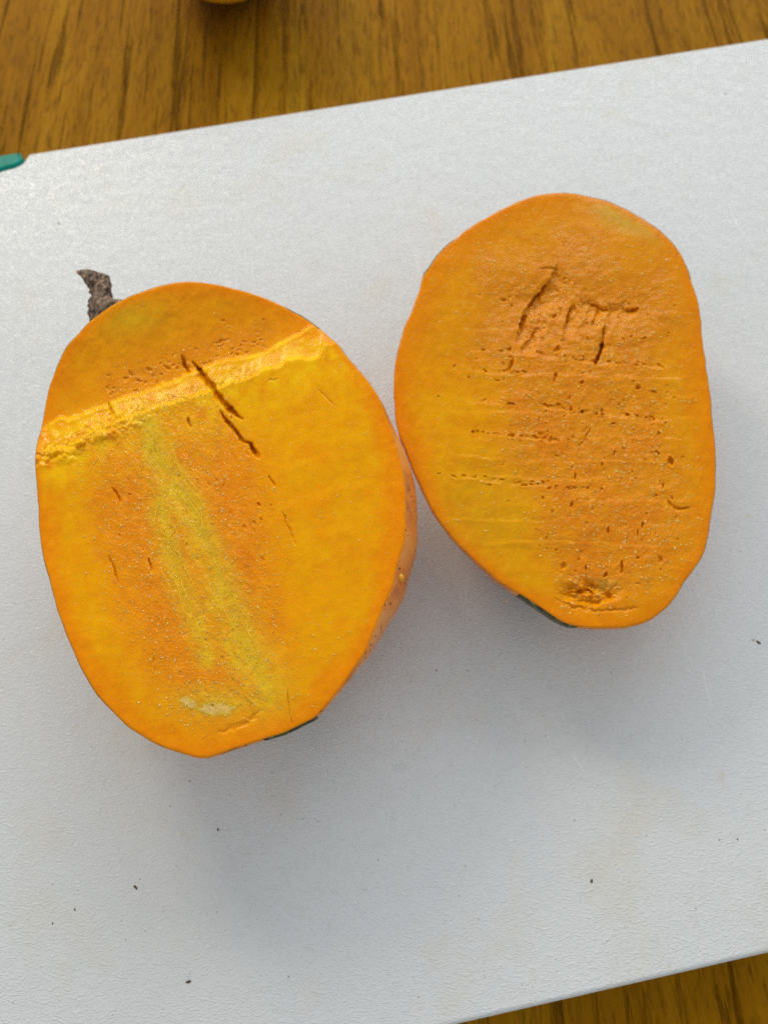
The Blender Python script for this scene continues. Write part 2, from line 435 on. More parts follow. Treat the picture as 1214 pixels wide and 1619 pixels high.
# knife scratches: hair-thin raised plastic burrs
def add_ribbons(name, items, m, parent, zfun, width, lift):
    vs = []; fs = []
    for (x0, y0, x1, y1, wd) in items:
        n = 7; b = len(vs); j = rng.normal(0, 1, (n+1, 2))*0.5
        d = np.array([x1-x0, y1-y0]); L = np.hypot(*d); nrm = np.array([-d[1], d[0]])/L
        for k in range(n+1):
            t = k/n; q = np.array([x0, y0]) + d*t + nrm*math.sin(t*3)*L*0.03 + j[k]
            w = wd*width*(0.15 + math.sin(math.pi*t))
            for s, l in ((-1, 0), (0, 1), (1, 0)):
                p = zfun(*(q + nrm*w*s)); vs.append((p[0], p[1], p[2] + (lift if l else -0.00003)))
        for k in range(n):
            for c in range(2): a = b + k*3 + c; fs.append((a, a+1, a+4, a+3))
    o = mesh_obj(name, vs, fs, m, parent); o['kind'] = 'stuff'; return o
scr = [(1110, 1048, 1128, 1128, 1.2), (905, 1190, 925, 1222, 1.0), (1148, 315, 1180, 380, 1.0), (95, 1424, 106, 1436, 1.3), (110, 1375, 126, 1392, 1.0),
       (246, 1414, 236, 1432, 0.8), (505, 1130, 520, 1250, 0.7), (512, 1190, 508, 1420, 0.5), (560, 1120, 640, 1250, 0.5), (660, 320, 700, 400, 0.6),
       (655, 400, 668, 440, 1.0), (725, 325, 733, 336, 1.2), (590, 990, 610, 1010, 0.8), (950, 1030, 958, 1036, 1.4), (1050, 315, 1090, 345, 0.6)]
for k in range(110):
    u = rng.uniform(0, 1214); v = rng.uniform(90, 1600); a = rng.normal(1.0, 0.35); L = rng.uniform(8, 50)
    scr.append((u, v, u+L*math.cos(a), v+L*math.sin(a), rng.uniform(0.25, 0.6)))
scr = [s for s in scr if s[1] > 262 - 0.156*s[0] and s[3] < 1600 - max(0, (s[2]-700)*0.24)]
add_ribbons('knife_scratches', scr, SCRATCH, bo, lambda u, v: w0(u, v, ZB), 1.0, 0.00004)

CRUMB = simple('dark_crumb', (0.09, 0.06, 0.03), 0.7)
cs = [(345,1311,3.2),(215,1403,4.2),(119,1438,2.4),(84,1460,2),(299,1552,4.5),(935,1393,4),(1198,1016,4.5),(1190,1012,3),(690,1060,2),(1165,1327,2.2),(1136,1328,1.8),(93,353,3.2),(58,254,2.4),(630,571,2.6),(57,432,2),(300,1235,2),(1146,148,3),(1080,162,2.2)]
cs += [(rng.uniform(0, 1214), rng.uniform(150, 1590), rng.uniform(0.5, 1.25)) for _ in range(130)]
cs = [c for c in cs if c[1] > 262 - 0.156*c[0] and c[1] < 1600 - max(0, (c[0]-700)*0.24)]
vs = []; fs = []
for u, v, r in cs:
    p = w0(u, v, ZB); b = len(vs); a0 = rng.uniform(0, 6); el = rng.uniform(1, 2.2)
    for q in range(7):
        a = 2*math.pi*q/7; rr = r*1.3e-4*rng.uniform(0.6, 1.1)
        x_, y_ = rr*el*math.cos(a)*0.8, rr*math.sin(a)*0.8
        vs.append((p[0] + x_*math.cos(a0) - y_*math.sin(a0), p[1] + x_*math.sin(a0) + y_*math.cos(a0), ZB + 0.00002))
    vs.append((p[0], p[1], ZB + r*0.9e-4))
    fs += [(b+q, b+(q+1) % 7, b+7) for q in range(7)]
cr_ = mesh_obj('crumbs', vs, fs, CRUMB, None); cr_['kind'] = 'stuff'; cr_['label'] = 'scattered tiny dark brown crumbs and specks of dirt on the white board'; cr_['category'] = 'crumbs'

# ------------------------------------------------------------------ mango faces
def resample(P, n):
    P = catmull(P, True, 12); return P
def outline_fn(P, cx, cy):
    D = catmull(P, True, 16); a = np.arctan2(D[:, 1]-cy, D[:, 0]-cx); r = np.hypot(D[:, 0]-cx, D[:, 1]-cy)
    i = np.argsort(a); a = a[i]; r = r[i]
    g = np.linspace(-math.pi, math.pi, 720, endpoint=False); rg_ = np.interp(g, np.r_[a[-1]-2*math.pi, a, a[0]+2*math.pi], np.r_[r[-1], r, r[0]])
    k = np.exp(-(np.arange(-9, 10)/3.2)**2); k /= k.sum(); r = np.convolve(np.r_[rg_[-9:], rg_, rg_[:9]], k, 'valid'); a = g
    a = np.r_[a[-6:]-2*math.pi, a, a[:6]+2*math.pi]; r = np.r_[r[-6:], r, r[:6]]
    return lambda t: np.interp((t+math.pi) % (2*math.pi) - math.pi, a, r)
def unit(v): v = np.array(v, float); return v/np.linalg.norm(v)

LO = [(143,508),(124,529),(106,548),(95,571),(82,603),(74,632),(68,669),(60,700),(57,735),(61,785),(64,838),(70,880),(80,917),(90,957),(103,994),
      (117,1028),(131,1059),(153,1096),(176,1121),(206,1150),(240,1171),(268,1184),(293,1191),(307,1197),(324,1198),(338,1195),(369,1184),(394,1175),
      (422,1167),(447,1159),(479,1144),(497,1135),(520,1109),(536,1090),(559,1057),(582,1020),(603,966),(619,930),(629,888),(639,852),(641,800),
      (639,765),(634,732),(623,693),(612,662),(598,628),(578,598),(553,570),(536,547),(519,533),(497,514),(472,498),(438,480),(400,465),(360,454),
      (327,448),(293,446),(259,451),(224,462),(203,470),(185,479)]
RO = [(882,305),(859,307),(837,313),(808,324),(773,342),(743,360),(719,379),(696,399),(680,421),(668,438),(665,455),(653,488),(641,515),(632,547),
      (626,572),(624,599),(624,627),(626,659),(633,690),(644,718),(653,743),(667,772),(682,803),(704,836),(735,871),(775,907),(803,928),(830,944),
      (858,962),(886,982),(913,990),(957,992),(996,990),(1020,982),(1036,974),(1060,952),(1079,922),(1099,895),(1109,879),(1118,850),(1124,807),
      (1129,777),(1130,733),(1129,696),(1126,671),(1122,627),(1117,592),(1113,560),(1109,539),(1107,507),(1103,478),(1093,450),(1087,428),(1080,411),
      (1070,394),(1053,374),(1033,357),(1008,342),(981,327),(959,318),(931,311),(899,305)]

Y1 = [(50,690),(64,677),(95,658),(108,660),(140,648),(161,638),(180,633),(198,627),(238,616),(259,606),(298,590),(311,585),(322,582),(348,572),(396,561),(424,553),(441,540),(466,529),(494,514),(530,500)]
Y2 = [(50,712),(70,708),(106,706),(145,680),(188,664),(224,650),(267,636),(304,624),(330,614),(348,606),(382,600),(410,586),(444,575),(452,565),(491,564),(505,556),(512,540),(530,538)]
Y3 = [(50,735),(70,730),(103,714),(127,697),(150,686),(200,668),(260,650)]
LF = [(170,660),(330,615),(395,690),(425,790),(440,900),(445,1000),(455,1100),(430,1140),(340,1160),(280,1130),(225,1060),(180,960),(145,830),(130,730)]
LSEED = [(232,665),(262,740),(300,800),(330,880),(370,990),(420,1090)]
LSEED2 = [(236,690),(255,770),(265,860),(300,960),(330,1040)]
fd = unit((170, 440))                               # fibre direction on the left face, pixels
def left_fib(x, y):
    s = poly_sd(x + 14*fbm(x, y, 40, 3), y + 14*fbm(x+70, y, 40, 3), LF)
    top = np.exp(-((y - pl_y(Y1, x) + 28)/26)**2)*sstep(130, 190, x)*(1 - sstep(400, 470, x))
    return np.clip(sstep(-45, 60, s) + 0.7*top, 0, 1)
def left_h(x, y):
    wx = x + 3.0*fbm(x, y, 12, 3); wy = y + 2.2*fbm(x+31, y+77, 12, 3) + 6.5*fbm(x+11, y*0.4, 26, 4, 0.7)
    y1 = pl_y(Y1, wx); y2 = pl_y(Y2, wx); s1 = wy - y1; s2 = wy - y2; s3 = wy - pl_y(Y3, wx)
    h = -34*sstep(-215, -4, s1)**1.15
    h = h + 6.5*sstep(0, 5, s1) + 1.2*np.exp(-((s1-5)/4)**2)
    sp = np.clip(s1/np.maximum(y2-y1, 6), 0, 1)
    h = h + 11*sp
    h = h + 6.5*sstep(0, 5, s2) + 0.7*np.exp(-((s2-6)/5)**2)
    lf = 1 - sstep(190, 270, x)
    h = h + lf*(4.0*sstep(0, 6, s3) - 2.5) + lf*8.0*np.exp(-((s2-8)/16)**2)*np.abs(fbm(x, y, 14, 3))*1.8
    h = h - 1.5*sstep(20, 160, s2)
    # fibrous heart
    f = left_fib(x, y)
    a = x*fd[0] + y*fd[1]; b = -x*fd[1] + y*fd[0]
    h = h + f*(1.0*fbm(a*0.5, b, 7, 3) + 1.6*fbm(a*0.3, b*0.9, 22, 2) + 0.6*np.maximum(0, fbm(a*0.6, b, 4.6, 2)))
    rd = np.exp(-((s2+2)/20)**2)*(1 - 0.5*sstep(360, 420, x))
    h = h + rd*0.4*fbm(x, y, 5.5, 2)
    # smooth flesh outside: faint knife chatter along the strip's direction
    s = (wy + 0.27*wx)
    h = h + (1-f)*(0.55*fbm(x*0.25, s, 26, 3) + 0.25*fbm(x, y, 9, 2)) + 4.0*fbm(x, y, 170, 2)
    for k, yy in enumerate((690, 742, 800)):
        q = wy - (yy - 0.27*(wx-430)); m = sstep(420, 470, x)*(1 - sstep(590, 620, x))
        h = h + m*0.7*(0.5+fbm(x, y+yy, 60, 2))*(sstep(-4, 7, q) - sstep(7, 52, q))
    # green seed channel
    for sd, w_, d_ in ((LSEED, 13, 2.6), (LSEED2, 9, 1.6)):
        d, _, t = seg(wx, wy, sd); h = h - d_*np.exp(-(d/w_)**2)*np.clip(np.minimum(t, 1-t)*8, 0, 1)
    h = np.array(h)
    crack(h, x, y, [(287,562),(291,575),(297,585),(301,592)], 3.5, 5, 13, 2)
    crack(h, x, y, [(303,570),(318,588),(334,607),(352,629),(366,646),(386,664)], 3.0, 9, 24, 2.2)
    crack(h, x, y, [(346,648),(358,662),(371,676),(385,695),(396,702),(411,727)], 2.6, 5.5, 17, 1.8)
    crack(h, x, y, [(394,697),(402,708),(413,724)], 3.0, 5, 9, 1)
    crack(h, x, y, [(424,750),(437,770)], 1.6, 2.4, 5, 1)
    crack(h, x, y, [(445,806),(455,826),(468,862)], 1.4, 2.4, 3, 2)
    crack(h, x, y, [(297,660),(304,677)], 2.5, 4, 8, 1)
    crack(h, x, y, [(178,770),(188,784),(193,797)], 2.0, 4.0, 6, 1)
    crack(h, x, y, [(172,636),(178,650),(186,664)], 2.2, 5, 9, 1)
    crack(h, x, y, [(503,614),(516,628),(530,642)], 1.3, 2, 2.5, 1)
    crack(h, x, y, [(172,876),(182,900),(188,925)], 1.8, 2.6, 5, 1)
    crack(h, x, y, [(236,880),(240,905)], 1.8, 2.4, 5, 1)
    crack(h, x, y, [(418,1122),(380,1148),(340,1156)], 4, 8, 2.2, 3)
    crack(h, x, y, [(455,1085),(458,1120),(462,1150)], 1.3, 2, 3, 1)
    for (px, py, rx, ry, an, dp) in [(208,590,7,3,.6,6),(236,584,7,3.5,.3,7),(266,582,8,3.5,.5,7),(222,602,5,3,.9,5),(198,600,5,3,.2,4),(409,797,2.5,5,-.5,7),
                                    (414,820,2,4,-.5,6),(206,782,4,2.5,0,5),(430,800,2,3,0,4),(366,660,3,4,0,6),(350,540,14,3,-.25,4),(432,600,10,2,-.2,3)]:
        pit(h, x, y, px, py, rx, ry, an, dp)
    rg = np.random.default_rng(5)
    for k in range(45):
        px, py = rg.uniform(140, 450), rg.uniform(640, 1150)
        if left_fib(np.array([px]), np.array([py]))[0] > 0.5: pit(h, x, y, px, py, rg.uniform(1.6, 3.2), rg.uniform(3, 7), -0.37, rg.uniform(1.5, 4))
    for k in range(60):
        px = rg.uniform(170, 420); py = pl_y(Y1, px) - abs(rg.normal(0, 22)) - 4
        pit(h, x, y, px, py, rg.uniform(2, 5), rg.uniform(1.5, 3), rg.uniform(-.6, .6), rg.uniform(1.5, 4.5))
    return h
def blend(c, col, w): return c + (np.array(col) - c)*w[..., None]
DEEP = (0.96, 0.275, 0.0002); ORG = (0.93, 0.315, 0.0002); YEL = (0.93, 0.41, 0.0002); CRE_GLOW = (1.0, 0.53, 0.002); GRN = (0.86, 0.53, 0.012); PAL = (0.97, 0.56, 0.05); BRN = (0.91, 0.275, 0.0002)
def left_c(x, y, rim):
    n = fbm(x, y, 90, 3); n2 = fbm(x+300, y, 30, 3)
    c = np.tile(np.array(ORG), x.shape + (1,))
    c = blend(c, YEL, np.clip(sstep(12, 42, rim + 18*n)*0.85 + 0.5*n2, 0, 1))
    f = left_fr(x, y)
    c = blend(c, ORG, f*0.8); c = blend(c, BRN, f*np.clip(0.38+1.0*n2, 0, 0.8))
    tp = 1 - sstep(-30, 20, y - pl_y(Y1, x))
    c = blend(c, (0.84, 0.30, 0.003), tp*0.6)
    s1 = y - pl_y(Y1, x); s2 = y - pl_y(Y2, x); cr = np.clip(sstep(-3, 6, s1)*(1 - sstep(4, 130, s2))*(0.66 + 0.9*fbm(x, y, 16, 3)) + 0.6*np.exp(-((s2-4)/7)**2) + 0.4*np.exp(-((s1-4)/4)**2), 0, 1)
    c = blend(c, CRE_GLOW, cr)  # yellower torn pulp, with sun glow painted in and fading below the step
    d, _, t = seg(x + 12*n2, y + 9*n, LSEED); g = np.exp(-(d/(16 + 24*t))**2)
    d2, _, _ = seg(x + 10*n2, y, LSEED2); g = np.maximum(g, 0.8*np.exp(-(d2/20)**2))
    bot = np.exp(-((x-345)/75)**2 - ((y-1108)/26)**2)
    g = np.maximum(g, 0.8*bot)
    fibc = 0.5 + 0.5*fbm((x*fd[0]+y*fd[1])*0.15, (-x*fd[1]+y*fd[0]), 8, 2)*1.4
    c = blend(c, GRN, np.clip(g*(0.7 + 0.5*fibc)*(1.0+0.5*n2), 0, 0.95))
    c = blend(c, PAL, np.clip(0.25*g*np.maximum(0, fbm(x, y, 6, 2))*2, 0, 1))
    st = np.exp(-((x-205)/55)**2 - ((y-500)/32)**2); c = blend(c, (0.72, 0.42, 0.01), st*0.7)
    c = blend(c, DEEP, (1 - sstep(1, 17 + 9*n2, rim))*0.7)
    return c, np.clip(0.12 + f*0.85, 0, 1)

R_STEPS = [([(740,553),(800,556),(880,565),(945,574),(1000,577),(1050,582)], 5.5),
           ([(728,585),(780,590),(830,592),(850,590)], 2.0),
           ([(730,632),(800,639),(860,643),(950,656),(1060,667)], 3.2),
           ([(744,684),(780,686),(815,689),(900,700)], 2.4),
           ([(690,752),(760,756),(800,766),(850,765),(900,774),(960,776)], 3.2)]
RF = [(790,410),(900,370),(1000,400),(1050,470),(1060,600),(1075,700),(1085,800),(1060,900),(1000,960),(900,965),(860,900),(850,800),(800,700),(790,620),(750,560),(745,480)]
RP = [(920,604,6,4.5,.3,9),(1008,613,6,6,0,10),(1033,619,10,3,.35,7),(1055,620,5,2,0,5),(951,650,4,7,0,9),(969,669,6,4,-.3,8),(902,646,4,6,.3,8),(882,639,6,4,0,8),(865,642,7,3,0,5),
      (977,639,2.2,6,0,7),(1040,686,5,5,0,7),(1039,717,5.5,5,.2,8),(1060,730,5.5,10,-.2,12),(971,716,2.5,7,0,7),(952,733,3,5,0,8),(909,753,3,10,.05,8),(903,797,3.2,7,.35,9),
      (872,810,3,5,.2,5),(1048,768,3,9,.3,8),(1037,783,4,4,0,6),(961,839,3,9,-.1,8),(1015,830,2.8,7,0,9),(1008,844,2,8,0,7),(982,897,3.4,15,.12,12),(957,909,4,8,.5,10),(890,895,5.5,9,.4,8),
      (925,899,3.4,7,.1,9),(910,903,3,4,0,5),(1007,881,5,4,0,6),(1044,885,6,9,.2,7),(880,869,5,4,0,5),(796,475,10,4,.2,7),(845,488,3,3,0,3),(877,500,8,4,-.7,8),(880,552,10,5,-.6,9),(928,536,3,5,.2,7),
      (890,540,4,3,0,4),(985,535,4,2.5,0,6),(998,532,5,2.5,0,6),(1018,535,8,2.6,.1,7),(748,684,5,3,.6,6),(773,686,3,2.5,0,5),(808,688,9,4,0,8),(806,638,8,3.5,0,7),(742,596,4,2.6,.8,5),
      (766,587,3,2.5,0,5),(718,580,4,4,0,4),(693,628,4,3,0,4),(786,602,9,3,.3,5),(853,685,8,5,.3,5),(870,695,4,6,0,5),(773,766,7,3,.3,6),(795,760,3,3,0,5),(828,766,9,3,.1,7),(868,772,6,3,0,6),
      (857,788,4,5,0,6),(803,792,3,2.5,0,4),(720,755,4,3,0,4),(750,755,4,3,0,4),(925,680,3,10,.5,3),(1000,745,2,5,0,4),(935,806,3,6,-.3,4),(940,780,5,3,.4,3),(1040,880,4,4,0,5),(1052,668,6,2.5,-.2,6)]
def right_fib(x, y):
    s = poly_sd(x + 55*fbm(x, y, 70, 4), y + 45*fbm(x+70, y, 70, 4), RF)
    return sstep(-55, 60, s)
def right_h(x, y):
    wx = x + 3.0*fbm(x, y, 12, 3); wy = y + 3.2*fbm(x+31, y+77, 12, 3)
    f = right_fib(x, y)
    h = 5.0*fbm(x, y, 150, 2) + 0.7*fbm(x, y*1.8, 34, 3)
    h = h + f*(1.1*fbm(x*0.9, y*0.8, 10, 3) + 0.6*np.maximum(0, fbm(x, y*0.7, 5, 2)))
    # sloping down from the top to the first knife line, then shallow terraces
    for pts, a in R_STEPS:
        p = np.array(pts, float); q = wy - np.interp(wx, p[:, 0], p[:, 1])
        m = sstep(p[0, 0]-10, p[0, 0]+80, x)*(1 - sstep(p[-1, 0]-22, p[-1, 0]+8, x))
        br = 0.7 + 0.5*fbm(x, y*0.3+a*50, 60, 2)
        br = br*sstep(-0.35, 0.1, fbm(x+a*99, y*0.2, 40, 3)); h = h + m*a*0.62*br*(-sstep(-55, -1, q) + sstep(-1, 3.5, q)) + m*br*0.5*np.exp(-((q-4)/3)**2)
    ph = (wy - 0.03*wx + 7*fbm(x*0.4, y, 60, 2))/33.0; sw = ph - np.floor(ph)
    gate = sstep(-0.12, 0.35, fbm(x*0.35, y+400, 32, 3))*sstep(680, 760, x)*(1 - sstep(1070, 1105, x))*sstep(400, 520, y)*(1 - sstep(890, 930, y))
    h = h + gate*1.1*(sstep(0.0, 0.16, sw) - sw)
    q = wy - 478; m = sstep(740, 800, x)*(1 - sstep(1010, 1050, x))
    h = h - m*5.0*(sstep(-60, 0, q)*(1 - sstep(0, 75, q)))
    # slanted fine knife drag on the smooth flank
    h = h + (1-f)*0.35*fbm((x*0.9+y*0.35), (y*0.9-x*0.35)*0.25, 7, 2)
    tm = sstep(0, 25, poly_sd(x + 10*fbm(x, y, 30, 3), y + 8*fbm(x+9, y+50, 30, 3), [(800,440),(880,415),(1000,470),(1010,500),(960,575),(830,560),(800,520)]))
    xs = x + 0.42*y + 5*fbm(x, y, 20, 3)
    h = h + tm*(2.2*(np.abs(fbm(xs, y*0.5, 27, 3))*2 - 0.3) + 1.3*fbm(x, y, 11, 3) - 0.5)
    h = np.array(h)
    # torn ledges: a ragged lip, then a floor that climbs back slowly
    crack(h, x, y, [(814,545),(820,522),(829,500),(839,478),(857,456),(870,440),(880,418)], 1.2, 46, 9, 3.0)
    crack(h, x, y, [(817,534),(822,515),(832,497)], 1.5, 7, 8, 2.5)
    crack(h, x, y, [(835,488),(841,474),(853,462),(862,450)], 1.5, 8, 9, 2.5)
    crack(h, x, y, [(822,560),(834,538),(848,518)], 1.5, 22, 6, 3)
    crack(h, x, y, [(890,532),(893,512),(898,497),(904,480)], 1.2, 24, 7, 2.5)
    crack(h, x, y, [(893,515),(897,500),(902,486)], 1.2, 4, 8, 1.5)
    crack(h, x, y, [(935,520),(939,503),(944,488)], 1.2, 16, 6, 2.5)
    crack(h, x, y, [(955,514),(953,535),(951,548)], 1.6, 3, 7, 1)
    crack(h, x, y, [(952,540),(949,553),(943,572),(939,579)], 2.6, 4.5, 20, 1.6)
    crack(h, x, y, [(915,476),(945,486),(975,490),(1010,487)], 10, 26, 6, 4.5)
    crack(h, x, y, [(928,479),(946,487),(962,490)], 3, 5, 6, 4)
    crack(h, x, y, [(985,491),(1000,489),(1012,486)], 2, 4, 5, 2)
    crack(h, x, y, [(810,566),(806,590)], 3, 6, 6, 2)
    crack(h, x, y, [(880,590),(875,606)], 3, 5, 6, 2)
    crack(h, x, y, [(1053,788),(1060,799),(1075,803),(1092,801)], 2, 4, 4.5, 1.5)
    crack(h, x, y, [(850,424),(868,424),(880,426)], 1.5, 2.5, 3, 1)
    crack(h, x, y, [(935,675),(920,700),(908,706)], 1.2, 2, 3.5, 1)
    for (a, b, c_, d_, e_, f_) in RP: pit(h, x, y, a, b, c_*0.72, d_*0.75, e_, f_*0.95)
    rg = np.random.default_rng(8)
    for k in range(300):
        px, py = rg.uniform(740, 1090), rg.uniform(430, 950)
        if right_fib(np.array([px]), np.array([py]))[0] > 0.35: pit(h, x, y, px, py, rg.uniform(1.2, 2.6), rg.uniform(1.2, 3.4), rg.uniform(-.6, .6), rg.uniform(1.2, 4.5))
    for pts, a in R_STEPS:
        p = np.array(pts, float)
        for k in range(int((p[-1, 0]-p[0, 0])/11)):
            px = rg.uniform(p[0, 0], p[-1, 0]); py = np.interp(px, p[:, 0], p[:, 1]) - rg.uniform(0, 5)
            pit(h, x, y, px, py, rg.uniform(2, 5.5), rg.uniform(1.5, 2.8), rg.uniform(-.3, .5), rg.uniform(2, 6))
    # ragged hollow near the foot
    e = np.hypot((wx-932)/52, (wy-936)/21)
    m = 1 - sstep(0.55, 1.1, e)
    h = h + m*(-7 + 15*fbm(wx*0.7, wy*1.1, 15, 4, 0.65))
    crack(h, x, y, [(876,948),(920,962),(975,964),(1010,957)], 3, 5, 3, 4)
    crack(h, x, y, [(905,936),(928,934),(940,943)], 4, 4, 9, 2)
    return h
def right_c(x, y, rim):
    n = fbm(x+50, y+900, 95, 3); n2 = fbm(x+300, y+40, 34, 3)
    c = np.tile(np.array(ORG), x.shape + (1,))
    c = blend(c, YEL, np.clip(sstep(14, 46, rim + 20*n)*0.8 + 0.6*n2, 0, 1))
    f = right_fr(x, y)
    c = blend(c, ORG, f*0.75); c = blend(c, BRN, f*np.clip(0.38+1.0*n2, 0, 0.8))
    up = 1 - sstep(520, 600, y)
    c = blend(c, (0.86, 0.29, 0.003), up*0.5)
    y_ = np.exp(-((x-760)/80)**2 - ((y-820)/90)**2); c = blend(c, (0.86, 0.43, 0.006), y_*0.6)
    t = np.exp(-((x-985)/62)**2 - ((y-345-(x-985)*0.45)/20)**2); c = blend(c, (0.72, 0.47, 0.05), t*0.75)
    c = blend(c, PAL, np.clip(np.exp(-((x-955)/16)**2 - ((y-925)/9)**2)*0.8, 0, 1))
    c = blend(c, DEEP, (1 - sstep(1, 19 + 10*n2, rim))*0.7)
    c = c*np.array([0.90, 0.91, 1.0])  # whole right face darkened in its colour, standing in for less sun
    return c, np.clip(0.12 + f*0.85, 0, 1)

def make_mango(root, P, cxy, zc, nrm, hf, cf, t0f, blush, NA=1320, NR=285, seedn=3):
    cx, cy = cxy; of = outline_fn(P, cx, cy)
    n = unit(nrm); p0 = on_z(np.array([float(cx)]), np.array([float(cy)]), ZB+zc)[0]
    pxm = np.linalg.norm(on_plane([cx+1.0], [cy], p0, n)[0] - on_plane([cx], [cy], p0, n)[0])     # metres per photo pixel on the cut
    th = np.linspace(-math.pi, math.pi, NA, endpoint=False)
    R = of(th) + 0.9*fbm(np.cos(th)*9+3, np.sin(th)*9+seedn, 0.5, 3)
    s = np.linspace(0.004, 1, NR)**0.92
    X = cx + s[:, None]*R*np.cos(th); Y = cy + s[:, None]*R*np.sin(th)
    hh = hf(X.ravel(), Y.ravel()).reshape(X.shape)
    rim = (1 - s)[:, None]*R*0.93
    # ease the relief out to the skin and round the very edge
    hh = hh*0.97 - 1.2*np.exp(-rim/1.6)
    P3 = on_relief(X, Y, p0, n, hh*pxm)
    col, fib = cf(X, Y, rim)
    # lower body
    edge = P3[-1]; cen = p0 - n*0.001
    down = -n
    depth = 0.03
    tt = np.array([0.012, 0.03, 0.06, 0.1, 0.15, 0.2, 0.27, 0.34, 0.42, 0.5, 0.58, 0.66, 0.74, 0.81, 0.87, 0.92, 0.96, 0.99])
    t0 = t0f(th)
    nb = 0.004*fbm(np.cos(th)*2+8, np.sin(th)*2+seedn, 0.8, 2)
    def body(depth, inset):
        rings = []
        for t in tt:
            k = np.sqrt(np.maximum(1 - np.abs((t-t0)/(1-t0))**2.15, 1e-5))/np.sqrt(1 - np.abs(t0/(1-t0))**2.15)
            k = k*(1 + nb*math.sin(t*3))
            rad = edge - cen; rad = rad - (rad @ n)[:, None]*n
            L = np.linalg.norm(rad, axis=1)[:, None]
            hz = ((edge - cen) @ n)[:, None]*n
            g = min(1, t/0.03)
            rings.append(cen + hz + rad*k[:, None]*(1 - 0*L) - rad/L*inset*g + down*t*depth)
        return np.array(rings)
    for _ in range(25):
        b = body(depth, 0); depth *= 1 + (b[..., 2].min() - (ZB + 0.0004))/max(p0[2]-ZB, 1e-3)
    bi = body(depth, 0.0); bi[:, :, 2] = np.maximum(bi[:, :, 2], ZB+0.0006)
    nv = NR*NA
    V = np.concatenate([P3.reshape(-1, 3), bi.reshape(-1, 3), [P3[0].mean(0)], [bi[-1].mean(0)]])
    nr_all = NR + len(tt)
    q = quads(nr_all, NA)
    c0 = nr_all*NA; ar = np.arange(NA); ar2 = (ar+1) % NA
    capt = np.stack([np.full(NA, c0), ar2, ar], 1)
    capb = np.stack([np.full(NA, c0+1), (nr_all-1)*NA+ar, (nr_all-1)*NA+ar2], 1)
    T = np.concatenate([tris_of(q)[:, ::-1], capt[:, ::-1], capb[:, ::-1]])
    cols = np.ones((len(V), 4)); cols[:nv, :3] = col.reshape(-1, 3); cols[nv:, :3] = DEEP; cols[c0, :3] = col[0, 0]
    fb = np.full(len(V), 0.1); fb[:nv] = fib.ravel()
    fl = mesh_obj('flesh', V, T, FLESH, root, True, {'tint': ('FLOAT_COLOR', cols), 'fibrous': ('FLOAT', fb)})
    # skin shell
    SA = 660; idx = np.arange(0, NA, NA//SA)
    bth = blush(th); off = (0.00028 + 0.00018*sstep(0.45, 0.1, bth))[:, None]
    bs = body(depth, -off)[:, idx]; off = off[idx]
    e = edge[idx]; rad = e - cen; rad -= (rad @ n)[:, None]*n; rad /= np.linalg.norm(rad, axis=1)[:, None]
    jag = 0.5 + 0.5*fbm(np.cos(th[idx])*30, np.sin(th[idx])*30, 1.0, 3)
    top_in = e - rad*0.00005 + n*0.00001 - n*0.0001*jag[:, None]
    top_out = e + rad*(off*0.8) - n*(0.00008 + 0.00022*jag[:, None])
    rings = np.concatenate([[top_in, top_out], bs]); rings[..., 2] = np.maximum(rings[..., 2], ZB+0.0002)
    V = np.concatenate([rings.reshape(-1, 3), [rings[-1].mean(0)]])
    m_ = len(rings); q = quads(m_, SA)
    ar = np.arange(SA); cap = np.stack([np.full(SA, m_*SA), (m_-1)*SA+ar, (m_-1)*SA+(ar+1) % SA], 1)
    bl = np.tile(blush(th[idx]), (m_, 1)); bl = np.r_[bl.ravel(), 0.5]
    mesh_obj('skin', V, np.concatenate([tris_of(q)[:, ::-1], cap[:, ::-1]]), SKIN, root, True, {'blush': ('FLOAT', bl)})
    def surf(u, v, lift=0.0):
        u = np.atleast_1d(np.asarray(u, float)); v = np.atleast_1d(np.asarray(v, float))
        return on_relief(u, v, p0, n, (hf(u, v)*0.97 + lift)*pxm)
    surf.skin = V
    return surf, p0, n, pxm

def angd(t, a): return np.abs((t - a + math.pi) % (2*math.pi) - math.pi)
# left half: bulges beyond its cut on the right
left_hr = Raster(left_h, 40, 660, 430, 1215); right_hr = Raster(right_h, 605, 1150, 285, 1010)
left_fr = Raster(left_fib, 40, 660, 430, 1215); right_fr = Raster(right_fib, 605, 1150, 285, 1010)
def lt0(t):
    return 0.02 + 0.25*np.exp(-(angd(t, 0.05)/0.74)**4)
def lbl(t):   # 1 = blushed peach skin, 0 = dark green
    g = 0.60 + 0*t
    g = np.where(angd(t, 0.1) < 1.0, 0.95, g)
    g = np.where(angd(t, math.atan2(1155-820, 460-345)) < 0.13, 0.1, g)
    g = np.where(angd(t, math.atan2(500-820, 480-345)) < 0.09, 0.15, g)
    g = np.where(angd(t, math.atan2(540-820, 115-345)) < 0.16, 0.3, g)
    g = np.where(angd(t, math.atan2(480-820, 200-345)) < 0.2, 0.35, g)
    return g
bl_ = on_z(np.array([345.0]), np.array([820.0]), ZB)[0]
lm = thing('mango_half', 'larger mango half with dried stem, cut face up showing pale green seed streak', 'mango', (bl_[0], bl_[1], ZB))
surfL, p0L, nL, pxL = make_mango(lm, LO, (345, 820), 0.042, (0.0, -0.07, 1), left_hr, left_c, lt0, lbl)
def rt0(t): return 0.0 - 0.16*np.exp(-(angd(t, 2.6)/0.8)**2) + 0.03*np.exp(-(angd(t, 1.75)/0.2)**2)
